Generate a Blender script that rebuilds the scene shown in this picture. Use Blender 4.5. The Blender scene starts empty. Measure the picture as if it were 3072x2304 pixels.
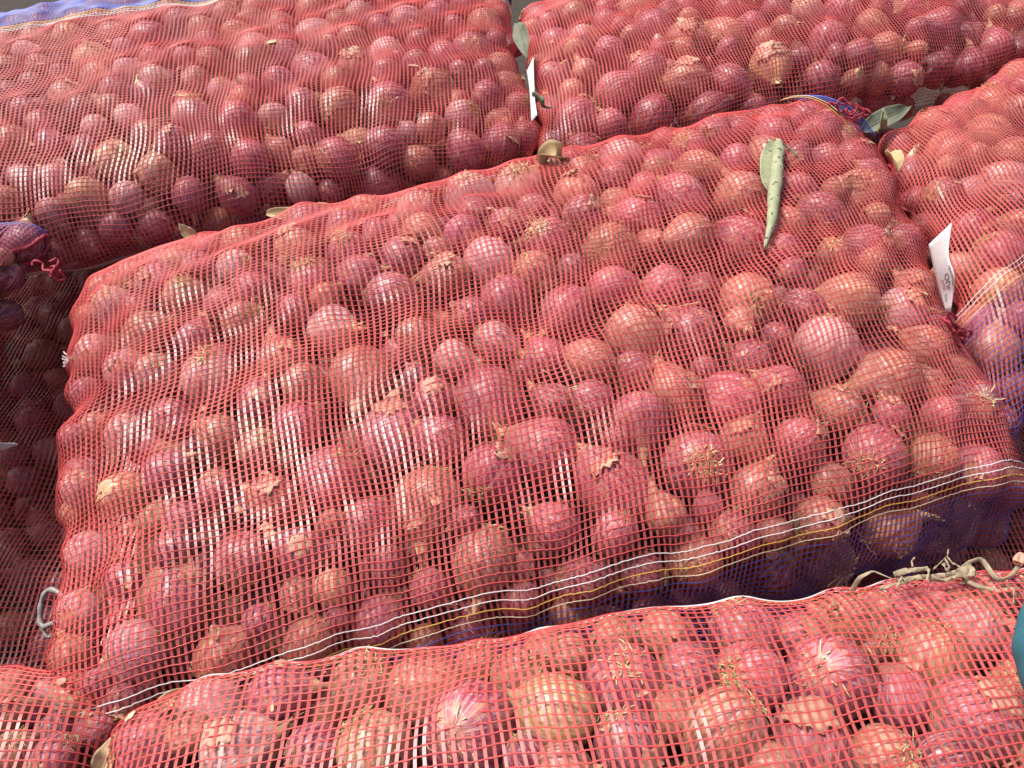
import bpy, math, random
import numpy as np
from mathutils import Vector, Matrix

rng = np.random.default_rng(7)
random.seed(7)
scene = bpy.context.scene
COL = scene.collection

# ------------------------------------------------------------------ camera, sky, sun, exposure
FPX, PITCH, HC = 2277.0, math.radians(48.0), 0.53      # focal length in photo pixels, tilt down, height over the sack tops
cam_d = bpy.data.cameras.new("camera")
cam_d.sensor_fit = 'HORIZONTAL'
cam_d.angle = 2 * math.atan(1536 / FPX)
cam_d.clip_start, cam_d.clip_end = 0.01, 200
cam = bpy.data.objects.new("camera", cam_d)
cam.location = (0, 0, HC)
cam.rotation_euler = (math.pi / 2 - PITCH, 0, 0)
COL.objects.link(cam)
scene.camera = cam

SUN_EL, SUN_AZ = math.radians(58), math.radians(-52)    # azimuth from +Y (away from the viewer), negative to the left
world = bpy.data.worlds.new("World")
scene.world = world
world.use_nodes = True
wn, wl = world.node_tree.nodes, world.node_tree.links
wn.clear()
sky = wn.new('ShaderNodeTexSky')
sky.sky_type = 'NISHITA'
sky.sun_disc = False
sky.sun_elevation = SUN_EL
sky.sun_rotation = SUN_AZ
sky.air_density, sky.dust_density, sky.ozone_density = 1.0, 4.0, 0.6
bg = wn.new('ShaderNodeBackground')
bg.inputs['Strength'].default_value = 0.05
wo = wn.new('ShaderNodeOutputWorld')
wl.new(sky.outputs[0], bg.inputs[0])
wl.new(bg.outputs[0], wo.inputs[0])

sun_d = bpy.data.lights.new("sun", 'SUN')
sun_d.energy = 1.5
sun_d.angle = math.radians(20)
sun_d.color = (1.0, 0.955, 0.91)
sun = bpy.data.objects.new("sun", sun_d)
sdir = Vector((math.sin(SUN_AZ) * math.cos(SUN_EL), math.cos(SUN_AZ) * math.cos(SUN_EL), math.sin(SUN_EL)))
sun.rotation_euler = (-sdir).to_track_quat('-Z', 'Y').to_euler()
sun.location = sdir * 6
COL.objects.link(sun)

cy = scene.cycles
cy.max_bounces, cy.diffuse_bounces, cy.glossy_bounces, cy.transmission_bounces, cy.transparent_max_bounces = 4, 2, 2, 2, 4
vs = scene.view_settings
vs.view_transform = 'Standard'
vs.look = 'None'
vs.gamma = 1.0
vs.exposure = 1.85
vs.use_curve_mapping = False

# ------------------------------------------------------------------ camera maths (to lift photo positions onto the real surfaces)
CF = np.array([0, math.cos(PITCH), -math.sin(PITCH)])
CR = np.array([1.0, 0, 0])
CU = np.cross(CR, CF)
CO = np.array([0, 0, HC])


def ray(px, py):
    return CF + CR * (px - 1536) / FPX + CU * (1152 - py) / FPX


def onplane(px, py, z=0.0):
    d = ray(px, py)
    return CO + d * (z - HC) / d[2]


def project(P):
    q = P - CO
    z = q @ CF
    return 1536 + FPX * (q @ CR) / z, 1152 - FPX * (q @ CU) / z, z


# ------------------------------------------------------------------ material helpers
def new_mat(name):
    m = bpy.data.materials.new(name)
    m.use_nodes = True
    nt = m.node_tree
    nt.nodes.clear()
    return m, nt.nodes, nt.links


def pnode(n, l, **kw):
    p = n.new('ShaderNodeBsdfPrincipled')
    for k, v in kw.items():
        k = k.replace('_', ' ')
        p.inputs[k].default_value = v if not isinstance(v, tuple) else (*v, 1.0)
    o = n.new('ShaderNodeOutputMaterial')
    l.new(p.outputs[0], o.inputs[0])
    return p, o


def math_n(n, l, op, a, b=None, clamp=False):
    m = n.new('ShaderNodeMath')
    m.operation = op
    m.use_clamp = clamp
    for i, v in enumerate((a, b)):
        if v is None:
            continue
        if isinstance(v, (int, float)):
            m.inputs[i].default_value = v
        else:
            l.new(v, m.inputs[i])
    return m.outputs[0]


def mapr(n, l, v, a, b, c=0.0, d=1.0):
    m = n.new('ShaderNodeMapRange')
    l.new(v, m.inputs[0])
    for i, x in enumerate((a, b, c, d)):
        m.inputs[i + 1].default_value = x
    return m.outputs[0]


def mixc(n, l, f, a, b, mode='MIX'):
    m = n.new('ShaderNodeMix')
    m.data_type = 'RGBA'
    m.blend_type = mode
    for i, v in ((0, f), (6, a), (7, b)):
        if isinstance(v, (int, float)):
            m.inputs[i].default_value = v
        elif isinstance(v, tuple):
            m.inputs[i].default_value = (*v, 1.0)
        else:
            l.new(v, m.inputs[i])
    return m.outputs[2]


def noise(n, l, vec, scale, detail=3.0, rough=0.5):
    t = n.new('ShaderNodeTexNoise')
    t.inputs['Scale'].default_value = scale
    t.inputs['Detail'].default_value = detail
    t.inputs['Roughness'].default_value = rough
    if vec is not None:
        l.new(vec, t.inputs['Vector'])
    return t.outputs[0]


def onion_material(name, per_object):
    m, n, l = new_mat(name)
    p, o = pnode(n, l, Roughness=0.36)
    at = n.new('ShaderNodeAttribute')
    at.attribute_name = 'lc'
    if per_object:
        oi = n.new('ShaderNodeObjectInfo')
        tint, seed = oi.outputs['Color'], oi.outputs['Random']
    else:
        a2 = n.new('ShaderNodeAttribute')
        a2.attribute_name = 'tint'
        tint, seed = a2.outputs['Color'], a2.outputs['Fac']
    off = math_n(n, l, 'MULTIPLY', seed, 91.7)
    sep = n.new('ShaderNodeSeparateXYZ')
    l.new(at.outputs['Vector'], sep.inputs[0])
    x, y, z = sep.outputs
    rr = math_n(n, l, 'SQRT', math_n(n, l, 'ADD', math_n(n, l, 'ADD', math_n(n, l, 'MULTIPLY', x, x), math_n(n, l, 'MULTIPLY', y, y)), 0.0004))
    # meridian coordinates: stripes that run from root to neck
    cb = n.new('ShaderNodeCombineXYZ')
    l.new(math_n(n, l, 'ADD', math_n(n, l, 'DIVIDE', x, rr), off), cb.inputs[0])
    l.new(math_n(n, l, 'DIVIDE', y, rr), cb.inputs[1])
    l.new(math_n(n, l, 'MULTIPLY', z, 0.13), cb.inputs[2])
    vein = noise(n, l, cb.outputs[0], 9.0, 4.0, 0.65)
    vein2 = noise(n, l, cb.outputs[0], 2.2, 3.0, 0.6)
    cb2 = n.new('ShaderNodeCombineXYZ')
    l.new(math_n(n, l, 'ADD', x, off), cb2.inputs[0])
    l.new(y, cb2.inputs[1])
    l.new(z, cb2.inputs[2])
    patch = noise(n, l, cb2.outputs[0], 1.7, 4.0, 0.6)
    fine = noise(n, l, cb2.outputs[0], 9.0, 5.0, 0.65)
    dust = noise(n, l, cb2.outputs[0], 3.6, 5.0, 0.7)
    dark = mixc(n, l, 1.0, tint, (0.42, 0.26, 0.40), 'MULTIPLY')
    pale = mixc(n, l, 0.65, tint, (0.84, 0.63, 0.64))
    c = mixc(n, l, mapr(n, l, vein2, 0.35, 0.68), dark, tint)
    c = mixc(n, l, mapr(n, l, vein, 0.48, 0.72, 0, 0.85), c, pale)
    c = mixc(n, l, mapr(n, l, vein, 0.44, 0.30, 0, 0.7), c, dark)
    # papery tan outer skin in patches, and toward both poles
    az = math_n(n, l, 'ABSOLUTE', z)
    pole = mapr(n, l, math_n(n, l, 'ADD', az, math_n(n, l, 'MULTIPLY', vein, 0.35)), 1.02, 1.30, 0, 0.8)
    c = mixc(n, l, pole, c, (0.55, 0.30, 0.15))
    c = mixc(n, l, mapr(n, l, patch, 0.56, 0.66, 0, 0.62), c, (0.52, 0.26, 0.13))
    c = mixc(n, l, mapr(n, l, dust, 0.55, 0.78, 0, 0.55), c, (0.70, 0.55, 0.50))
    c = mixc(n, l, mapr(n, l, fine, 0.64, 0.74, 0, 0.5), c, (0.14, 0.05, 0.06))
    l.new(c, p.inputs['Base Color'])
    l.new(mapr(n, l, dust, 0.3, 0.75, 0.20, 0.50), p.inputs['Roughness'])
    p.inputs['Coat Weight'].default_value = 0.25
    p.inputs['Coat Roughness'].default_value = 0.22
    p.inputs['Subsurface Weight'].default_value = 0.0
    b = n.new('ShaderNodeBump')
    b.inputs['Strength'].default_value = 0.8
    b.inputs['Distance'].default_value = 0.0016
    l.new(math_n(n, l, 'ADD', vein, math_n(n, l, 'MULTIPLY', fine, 0.9)), b.inputs['Height'])
    l.new(b.outputs[0], p.inputs['Normal'])
    return m


def straw_material(name, col, col2, rough=0.75, scale=90.0, transl=0.0):
    m, n, l = new_mat(name)
    p, o = pnode(n, l, Roughness=rough)
    tc = n.new('ShaderNodeTexCoord')
    g = noise(n, l, tc.outputs['Object'], scale, 4.0, 0.6)
    l.new(mixc(n, l, mapr(n, l, g, 0.3, 0.7), col, col2), p.inputs['Base Color'])
    b = n.new('ShaderNodeBump')
    b.inputs['Strength'].default_value = 0.4
    b.inputs['Distance'].default_value = 0.001
    l.new(g, b.inputs['Height'])
    l.new(b.outputs[0], p.inputs['Normal'])
    if transl:
        t = n.new('ShaderNodeBsdfTranslucent')
        t.inputs[0].default_value = (*col2, 1)
        mx = n.new('ShaderNodeMixShader')
        mx.inputs[0].default_value = transl
        l.new(p.outputs[0], mx.inputs[1])
        l.new(t.outputs[0], mx.inputs[2])
        l.new(mx.outputs[0], o.inputs[0])
    return m


def plastic_material(name, col, rough, transl=0.25, see=0.0, spec=0.5, var=0.25):
    m, n, l = new_mat(name)
    p, o = pnode(n, l, Roughness=rough)
    p.inputs['Specular IOR Level'].default_value = spec
    tc = n.new('ShaderNodeTexCoord')
    g = noise(n, l, tc.outputs['Object'], 7.0, 3.0)
    g2 = noise(n, l, tc.outputs['Object'], 260.0, 2.0)
    dk = tuple(c * (1 - var) for c in col)
    c = mixc(n, l, mapr(n, l, g, 0.3, 0.7), dk, col)
    c = mixc(n, l, mapr(n, l, g2, 0.55, 0.8, 0, 0.25), c, (0.62, 0.42, 0.34))
    l.new(c, p.inputs['Base Color'])
    t = n.new('ShaderNodeBsdfTranslucent')
    l.new(c, t.inputs[0])
    mx = n.new('ShaderNodeMixShader')
    mx.inputs[0].default_value = transl
    l.new(p.outputs[0], mx.inputs[1])
    l.new(t.outputs[0], mx.inputs[2])
    out = mx.outputs[0]
    if see:
        tr = n.new('ShaderNodeBsdfTransparent')
        tr.inputs[0].default_value = (1.0, 0.74, 0.70, 1)
        m2 = n.new('ShaderNodeMixShader')
        m2.inputs[0].default_value = see
        l.new(out, m2.inputs[1])
        l.new(tr.outputs[0], m2.inputs[2])
        out = m2.outputs[0]
    l.new(out, o.inputs[0])
    return m


M_ONION = onion_material('onion_skin', True)
M_HEAP = onion_material('onion_skin_inner', False)
M_ROOT = straw_material('dry_root', (0.60, 0.44, 0.18), (0.84, 0.70, 0.40))
M_NECK = straw_material('dry_neck', (0.42, 0.22, 0.12), (0.76, 0.56, 0.33), scale=120)
M_FLAKE = straw_material('loose_skin', (0.58, 0.27, 0.20), (0.80, 0.54, 0.36), 0.5, 60, 0.35)
M_TAPE = plastic_material('red_net_tape', (0.64, 0.140, 0.125), 0.30, 0.30, 0.20, 0.5)
M_THREAD = plastic_material('red_net_thread', (0.70, 0.085, 0.080), 0.5, 0.2)
M_WHITE = plastic_material('white_thread', (0.80, 0.76, 0.72), 0.5, 0.2, var=0.1)
M_YELLOW = plastic_material('yellow_thread', (0.74, 0.44, 0.08), 0.5, 0.2)
M_CREAM = plastic_material('cream_thread', (0.74, 0.62, 0.42), 0.5, 0.2)
M_BLUE = plastic_material('blue_thread', (0.06, 0.10, 0.45), 0.45, 0.2)
M_YARN = plastic_material('red_yarn', (0.42, 0.035, 0.06), 0.7, 0.1)


# ------------------------------------------------------------------ object helpers
def mesh_np(name, V, F, mats, smooth=True, mat_idx=None):
    me = bpy.data.meshes.new(name)
    V = np.asarray(V, dtype=np.float32)
    if isinstance(F, np.ndarray):
        nf, k = F.shape
        me.vertices.add(len(V))
        me.vertices.foreach_set('co', V.ravel())
        me.loops.add(nf * k)
        me.loops.foreach_set('vertex_index', F.astype(np.int32).ravel())
        me.polygons.add(nf)
        me.polygons.foreach_set('loop_start', np.arange(0, nf * k, k, dtype=np.int32))
        me.update(calc_edges=True)
    else:
        me.from_pydata([tuple(map(float, v)) for v in V], [], F)
    if smooth:
        me.polygons.foreach_set('use_smooth', np.ones(len(me.polygons), dtype=bool))
    for m in (mats if isinstance(mats, (list, tuple)) else [mats]):
        me.materials.append(m)
    if mat_idx is not None:
        me.polygons.foreach_set('material_index', np.asarray(mat_idx, dtype=np.int32))
    me.update()
    return me


def link(name, data, parent=None, **props):
    ob = bpy.data.objects.new(name, data)
    COL.objects.link(ob)
    if parent:
        ob.parent = parent
    for k, v in props.items():
        ob[k] = v
    return ob


def tubes(paths, radius, sides=4):
    """Several polylines to one tube mesh; radius a number or one array per path."""
    V, F, base = [], [], 0
    for pi, P in enumerate(paths):
        P = np.asarray(P, float)
        T = np.gradient(P, axis=0)
        T /= np.linalg.norm(T, axis=1)[:, None] + 1e-12
        ref = np.array([0.31, 0.22, 0.93])
        A = np.cross(T, ref)
        A /= np.linalg.norm(A, axis=1)[:, None] + 1e-9
        B = np.cross(T, A)
        r = radius[pi] if isinstance(radius, (list, tuple)) else radius
        r = np.broadcast_to(np.asarray(r, float), (len(P),))
        for k in range(sides):
            a = 2 * math.pi * k / sides
            V.append(P + (A * math.cos(a) + B * math.sin(a)) * r[:, None])
        n = len(P)
        idx = base + np.arange(sides)[:, None] * n + np.arange(n)[None, :]
        nx = np.roll(idx, -1, axis=0)
        F.append(np.stack([idx[:, :-1], nx[:, :-1], nx[:, 1:], idx[:, 1:]], -1).reshape(-1, 4))
        base += sides * n
    return np.concatenate(V), np.concatenate(F)


def sheet(G, name, mats, thick=0.0006, closed=False):
    """A grid of points (n, m, 3) to a thin solid sheet."""
    n, m, _ = G.shape
    du = np.gradient(G, axis=0)
    dv = np.gradient(G, axis=1)
    N = np.cross(du, dv)
    N /= np.linalg.norm(N, axis=2)[..., None] + 1e-12
    T, Bm = G + N * thick / 2, G - N * thick / 2
    V = np.concatenate([T.reshape(-1, 3), Bm.reshape(-1, 3)])
    i = np.arange(n * m).reshape(n, m)
    q = np.stack([i[:-1, :-1], i[1:, :-1], i[1:, 1:], i[:-1, 1:]], -1).reshape(-1, 4)
    F = [q, q[:, ::-1] + n * m]
    rim = np.concatenate([i[0, :], i[1:, -1], i[-1, -2::-1], i[-2:0:-1, 0]])
    r2 = np.roll(rim, -1)
    F.append(np.stack([rim, r2, r2 + n * m, rim + n * m], -1))
    return mesh_np(name, V, np.concatenate(F), mats)


def wob(seed, k=5, scale=1.0):
    r = np.random.default_rng(seed)
    W = r.normal(size=(k, 3)) * scale
    ph = r.uniform(0, 6.28, k)

    def f(P):
        return np.sin(P @ W.T + ph).mean(-1) * 1.4
    return f


# ------------------------------------------------------------------ onion shapes (unit radius, root at -Z, neck at +Z)
def bulb_arrays(variant, seg, rings):
    r = np.random.default_rng(100 + variant)
    h = r.uniform(0.84, 1.02)
    neck = (0.06, 0.34, 0.14, 0.48, 0.04, 0.24, 0.10, 0.38)[variant % 8]
    ph = np.linspace(0, math.pi, rings)
    rad = np.sin(ph) ** 0.92
    z = -np.cos(ph) * h
    t = np.clip((ph - 1.9) / (math.pi - 1.9), 0, 1)
    z = z + neck * t ** 2.2
    rad = rad * (1 - 0.30 * neck * t) + 0.085 * t ** 2
    dent = np.clip(1 - ph / 0.45, 0, 1)
    z = z + 0.06 * dent ** 2
    th = np.linspace(0, 2 * math.pi, seg, endpoint=False)
    X = rad[:, None] * np.cos(th)
    Y = rad[:, None] * np.sin(th)
    Z = np.repeat(z[:, None], seg, 1)
    P = np.stack([X, Y, Z], -1)
    lump = wob(variant * 3 + 1, 6, 2.0)(P)
    ridge = np.sin(th * r.integers(5, 9) + r.uniform(0, 6))[None, :] * np.sin(ph)[:, None]
    P[..., :2] *= (1 + 0.045 * lump + 0.014 * ridge)[..., None]
    ecc = r.uniform(0.93, 1.0)
    P[..., 0] *= ecc
    lc = P.copy()
    lc[..., 2] = -np.cos(ph)[:, None]
    P = P.reshape(-1, 3)
    lc = lc.reshape(-1, 3)
    i = np.arange(rings * seg).reshape(rings, seg)
    j = np.roll(i, -1, axis=1)
    F = np.stack([i[:-1], j[:-1], j[1:], i[1:]], -1).reshape(-1, 4)
    return P, F, lc, z[-1]


def set_vec_attr(me, name, data, kind='FLOAT_VECTOR'):
    a = me.attributes.new(name, kind, 'POINT')
    a.data.foreach_set('vector' if kind == 'FLOAT_VECTOR' else 'color', np.asarray(data, np.float32).ravel())


NV = 8
BULB, TOPZ = [], []
for v in range(NV):
    P, F, lc, tz = bulb_arrays(v, 30, 20)
    me = mesh_np('bulb', P, F, M_ONION)
    set_vec_attr(me, 'lc', lc)
    BULB.append(me)
    TOPZ.append(tz)


def root_paths(seed, count):
    r = np.random.default_rng(seed)
    out = []
    for _ in range(count):
        a = r.uniform(0, 6.28)
        r0 = r.uniform(0.02, 0.30)
        L = r.uniform(0.28, 0.62)
        p = np.array([r0 * math.cos(a), r0 * math.sin(a), -0.84])
        d = np.array([math.cos(a) * r.uniform(0.3, 1.2), math.sin(a) * r.uniform(0.3, 1.2), -r.uniform(0.25, 0.9)])
        d /= np.linalg.norm(d)
        pts = [p]
        curl = r.normal(size=3) * 1.1
        for k in range(6):
            d = d + curl * 0.45 + np.array([math.cos(a) * 0.12, math.sin(a) * 0.12, 0.22]) + r.normal(size=3) * 0.18
            d /= np.linalg.norm(d)
            p = p + d * L / 6
            pts.append(p)
        pts = np.array(pts)
        low = -1.0 + 0.10 * np.hypot(pts[:, 0], pts[:, 1])
        pts[:, 2] = np.where(pts[:, 2] < low, low + (pts[:, 2] - low) * 0.12, pts[:, 2])
        out.append(pts)
    return out


ROOT, ROOT_VF = [], []
for v in range(6):
    V, F = tubes(root_paths(300 + v, (70, 90, 56, 76, 50, 96)[v]), 0.018, 3)
    ROOT_VF.append((V, F))
    ROOT.append(mesh_np('root_tuft', V, F, M_ROOT))


def neck_arrays(seed):
    """A dried, twisted papery neck that splits into ragged strips; starts at z=0, about 0.5 long."""
    r = np.random.default_rng(seed)
    V, F, base = [], [], 0
    n_strip = r.integers(4, 7)
    tw = r.uniform(-1.2, 1.2)
    lean = r.normal(size=2) * 0.22
    for s in range(n_strip):
        a0 = 2 * math.pi * s / n_strip + r.uniform(-0.3, 0.3)
        wdt = 2 * math.pi / n_strip * r.uniform(0.9, 1.25)
        L = r.uniform(0.26, 0.62)
        fl = r.uniform(-0.02, 0.12)
        n, m = 7, 5
        G = np.zeros((n, m, 3))
        for i in range(n):
            t = i / (n - 1)
            rr = 0.20 * (1 - t) ** 1.4 + 0.075 + fl * t ** 2
            for j in range(m):
                w = (j / (m - 1) - 0.5) * wdt * (1 - 0.65 * t ** 2)
                a = a0 + w + tw * t
                z = L * t + (0.05 * r.normal() if i == n - 1 else 0)
                G[i, j] = (rr * (1 + 0.10 * r.normal()) * math.cos(a) + lean[0] * t * t, rr * math.sin(a) + lean[1] * t * t, z - 0.10)
        V.append(G.reshape(-1, 3))
        ii = base + np.arange(n * m).reshape(n, m)
        F.append(np.stack([ii[:-1, :-1], ii[1:, :-1], ii[1:, 1:], ii[:-1, 1:]], -1).reshape(-1, 4))
        base += n * m
    return np.concatenate(V), np.concatenate(F)


NECK_VF = [neck_arrays(500 + v) for v in range(6)]
NECK = [mesh_np('neck', V, F, M_NECK) for V, F in NECK_VF]


def flake_mesh(seed):
    """A ragged, lifted patch of papery outer skin lying on the bulb."""
    r = np.random.default_rng(seed)
    n, m = 9, 8
    G = np.zeros((n, m, 3))
    wa, wb = r.uniform(0.45, 0.8), r.uniform(0.5, 0.9)
    edge = r.uniform(-0.12, 0.12, (4, max(n, m)))
    for i in range(n):
        for j in range(m):
            a, b = i / (n - 1) - 0.5, j / (m - 1) - 0.5
            A = a * wa + (edge[0, j] if i == 0 else edge[1, j] if i == n - 1 else 0)
            B = b * wb + (edge[2, i] if j == 0 else edge[3, i] if j == m - 1 else 0)
            lift = 1.025 + 0.30 * max(0, a + 0.1) ** 2 + 0.22 * max(0, b) ** 2 + 0.02 * r.normal()
            G[i, j] = (lift * math.sin(A), lift * math.cos(A) * math.sin(B), lift * math.cos(A) * math.cos(B))
    return sheet(G, 'skin_flake', M_FLAKE, 0.012)


FLAKE = [flake_mesh(700 + v) for v in range(5)]

# ------------------------------------------------------------------ the setting
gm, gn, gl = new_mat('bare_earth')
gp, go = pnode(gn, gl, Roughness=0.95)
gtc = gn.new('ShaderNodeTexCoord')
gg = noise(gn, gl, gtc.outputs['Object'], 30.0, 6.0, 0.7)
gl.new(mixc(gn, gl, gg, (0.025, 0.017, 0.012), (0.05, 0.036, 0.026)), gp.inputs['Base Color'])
gb = gn.new('ShaderNodeBump')
gb.inputs['Distance'].default_value = 0.01
gl.new(gg, gb.inputs['Height'])
gl.new(gb.outputs[0], gp.inputs['Normal'])
gx = np.linspace(-30, 30, 41)
GX, GY = np.meshgrid(gx, gx, indexing='ij')
GV = np.stack([GX, GY, -0.47 + 0.004 * np.sin(GX * 3.1 + GY * 1.7)], -1).reshape(-1, 3)
gi = np.arange(41 * 41).reshape(41, 41)
link('ground', mesh_np('ground', GV, np.stack([gi[:-1, :-1], gi[1:, :-1], gi[1:, 1:], gi[:-1, 1:]], -1).reshape(-1, 4), gm), kind='structure')


# ------------------------------------------------------------------ sacks: a pillow-shaped tube of net over a plan quadrilateral
class Sack:
    def __init__(s, key, FL, FR, NR, NL, zmid, hh, seed, nx=3.2, ny=2.9, band_near=None, band_far=None, kmin=0.16, lump=0.007, pitch=0.0061, wpitch=0.0070, shear=0.0):
        s.key, s.hh, s.seed, s.kmin, s.lump = key, hh, seed, kmin, lump
        s.pitch, s.wpitch, s.shear = pitch, wpitch, shear
        s.band_near, s.band_far = band_near, band_far
        zz = zmid if isinstance(zmid, (tuple, list)) else (zmid,) * 4
        s.C = [np.array([*c, z]) for c, z in zip((FL, FR, NR, NL), zz)]
        s.L = 0.5 * (np.linalg.norm(s.C[1] - s.C[0]) + np.linalg.norm(s.C[2] - s.C[3]))
        s.W = 0.5 * (np.linalg.norm(s.C[0] - s.C[3]) + np.linalg.norm(s.C[1] - s.C[2]))
        # length profile (a, k), arc-length table
        t = np.linspace(-math.pi / 2, math.pi / 2, 801)
        a = np.sign(np.sin(t)) * np.abs(np.sin(t)) ** (2 / nx)
        k = np.abs(np.cos(t)) ** (2 / nx)
        d = np.r_[0, np.cumsum(np.hypot(np.diff(a) * s.L / 2, np.diff(k) * hh))]
        s.len_u = d[-1]
        s.tu, s.ta, s.tk = d / d[-1] * 2 - 1, a, k
        # width profile (t, zeta): from below the near side, over the top, to below the far side
        ex = math.radians(52)
        t = np.linspace(-math.pi / 2 - ex, math.pi / 2 + ex, 1201)
        b = np.sign(np.sin(t)) * np.abs(np.sin(t)) ** (2 / ny)
        ze = np.sign(np.cos(t)) * np.abs(np.cos(t)) ** (2 / ny)
        d = np.r_[0, np.cumsum(np.hypot(np.diff(b) * s.W / 2, np.diff(ze) * hh))]
        s.len_s = d[-1]
        s.ts, s.tb, s.tz = d / d[-1] * 2 - 1, b, ze
        s.w1, s.w2, s.w3 = wob(seed, 6, 1.0), wob(seed + 1, 6, 1.0), wob(seed + 2, 5, 1.0)
        s.onions = []

    def base(s, u, v):
        """Net points for arc coordinates u, v in -1..1 (arrays)."""
        u, v = np.clip(u, -1, 1), np.clip(v, -1, 1)
        a, k = np.interp(u, s.tu, s.ta), np.interp(u, s.tu, s.tk)
        k = s.kmin + (1 - s.kmin) * k
        b, ze = np.interp(v, s.ts, s.tb), np.interp(v, s.ts, s.tz)
        b = b * (0.90 + 0.10 * k)
        p, q = (a + 1) / 2, (b + 1) / 2
        FL, FR, NR, NL = s.C
        far = FL + (FR - FL) * p[..., None]
        near = NL + (NR - NL) * p[..., None]
        P = near + (far - near) * q[..., None]
        P[..., 2] += s.hh * k * ze
        o = np.stack([a * s.L * 9, b * s.W * 9, ze * 1.2], -1)
        P[..., 0] += s.lump * s.w1(o)
        P[..., 1] += s.lump * s.w2(o)
        P[..., 2] += s.lump * 0.9 * s.w3(o * 1.3)
        return P

    def frame(s, U, V):
        e = 0.004
        P = s.base(U, V)
        du = s.base(U + e, V) - s.base(U - e, V)
        dv = s.base(U, V + e) - s.base(U, V - e)
        N = np.cross(du, dv)
        N /= np.linalg.norm(N, axis=-1)[..., None] + 1e-12
        return P, N

    def prepare(s):
        u, v = np.meshgrid(np.linspace(-0.985, 0.985, 260), np.linspace(-0.99, 0.99, 170), indexing='ij')
        P, N = s.frame(u, v)
        s.gu, s.gv, s.gP, s.gN = u.ravel(), v.ravel(), P.reshape(-1, 3), N.reshape(-1, 3)
        us, vs_ = np.zeros(400), np.linspace(0.1, 0.95, 400)
        P0, N0 = s.frame(us, vs_)
        hid = np.flatnonzero(((P0 - CO) * N0).sum(1) > 0)
        s.sil = vs_[hid[0]] if len(hid) else 0.7
        if s.key in 'AE':
            s.band_far = s.sil - {'A': -0.07, 'E': 0.004}[s.key]
        s.front = ((s.gP - CO) * s.gN).sum(1) < 0.02

    def seat(s, px, py, rpx, sink=0.004):
        """Centre and radius of an onion that shows at this photo position, lying under the net."""
        z = 0.7
        for _ in range(3):
            R = min(max(rpx * z / FPX, 0.011), 0.036)
            Q = s.gP - s.gN * (R - sink)
            x, y, zz = project(Q)
            d = np.hypot(x - px, y - py) + (~s.front) * 1e4
            i = int(np.argmin(d))
            z = zz[i]
        d = ray(px, py)
        c = CO + d * z
        return c, R, s.gN[i], s.gu[i], s.gv[i], d[i] if False else 0.0


SACKS = {
    'A': Sack('A', (-0.538, 0.729), (0.526, 1.165), (0.501, 0.395), (-0.339, 0.168), -0.125, 0.125, 11, band_near=-0.567, band_far=0.70, nx=4.2, ny=3.4),
    'B': Sack('B', (-1.049, 1.456), (-0.017, 1.689), (0.041, 1.019), (-0.868, 0.717), -0.105, 0.105, 21, band_near=-0.80, band_far=0.255),
    'C': Sack('C', (0.012, 1.566), (0.947, 1.887), (1.048, 1.375), (0.052, 0.997), -0.115, 0.105, 31, band_near=-0.85, band_far=0.67),
    'D': Sack('D', (0.550, 1.040), (1.263, 1.546), (1.438, 1.126), (0.505, 0.501), -0.10, 0.10, 41, band_near=-0.283, band_far=0.75, nx=3.4),
    'E': Sack('E', (-0.280, 0.212), (0.712, 0.344), (0.738, -0.034), (-0.263, -0.161), -0.075, 0.105, 51, band_near=-0.82, band_far=0.60),
    'F': Sack('F', (-1.05, 0.252), (-0.308, 0.236), (-0.244, -0.12), (-1.05, -0.201), -0.085, 0.085, 61, band_near=-0.8, band_far=0.75, nx=2.2),
    'L': Sack('L', (0.30, 1.50), (1.30, 1.55), (1.25, 0.22), (0.35, 0.12), -0.365, 0.10, 91, band_near=-0.9, band_far=0.9),
    'G': Sack('G', (-1.15, 1.40), (-0.12, 1.45), (-0.10, 0.18), (-1.15, 0.10), -0.365, 0.10, 71, band_near=-0.8, band_far=0.30),
    'H': Sack('H', (-1.55, 0.766), (-0.606, 0.824), (-0.62, 0.25), (-1.55, 0.15), -0.075, 0.09, 81, band_near=-0.60, band_far=0.41, nx=2.4),
}
for s in SACKS.values():
    s.prepare()

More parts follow.
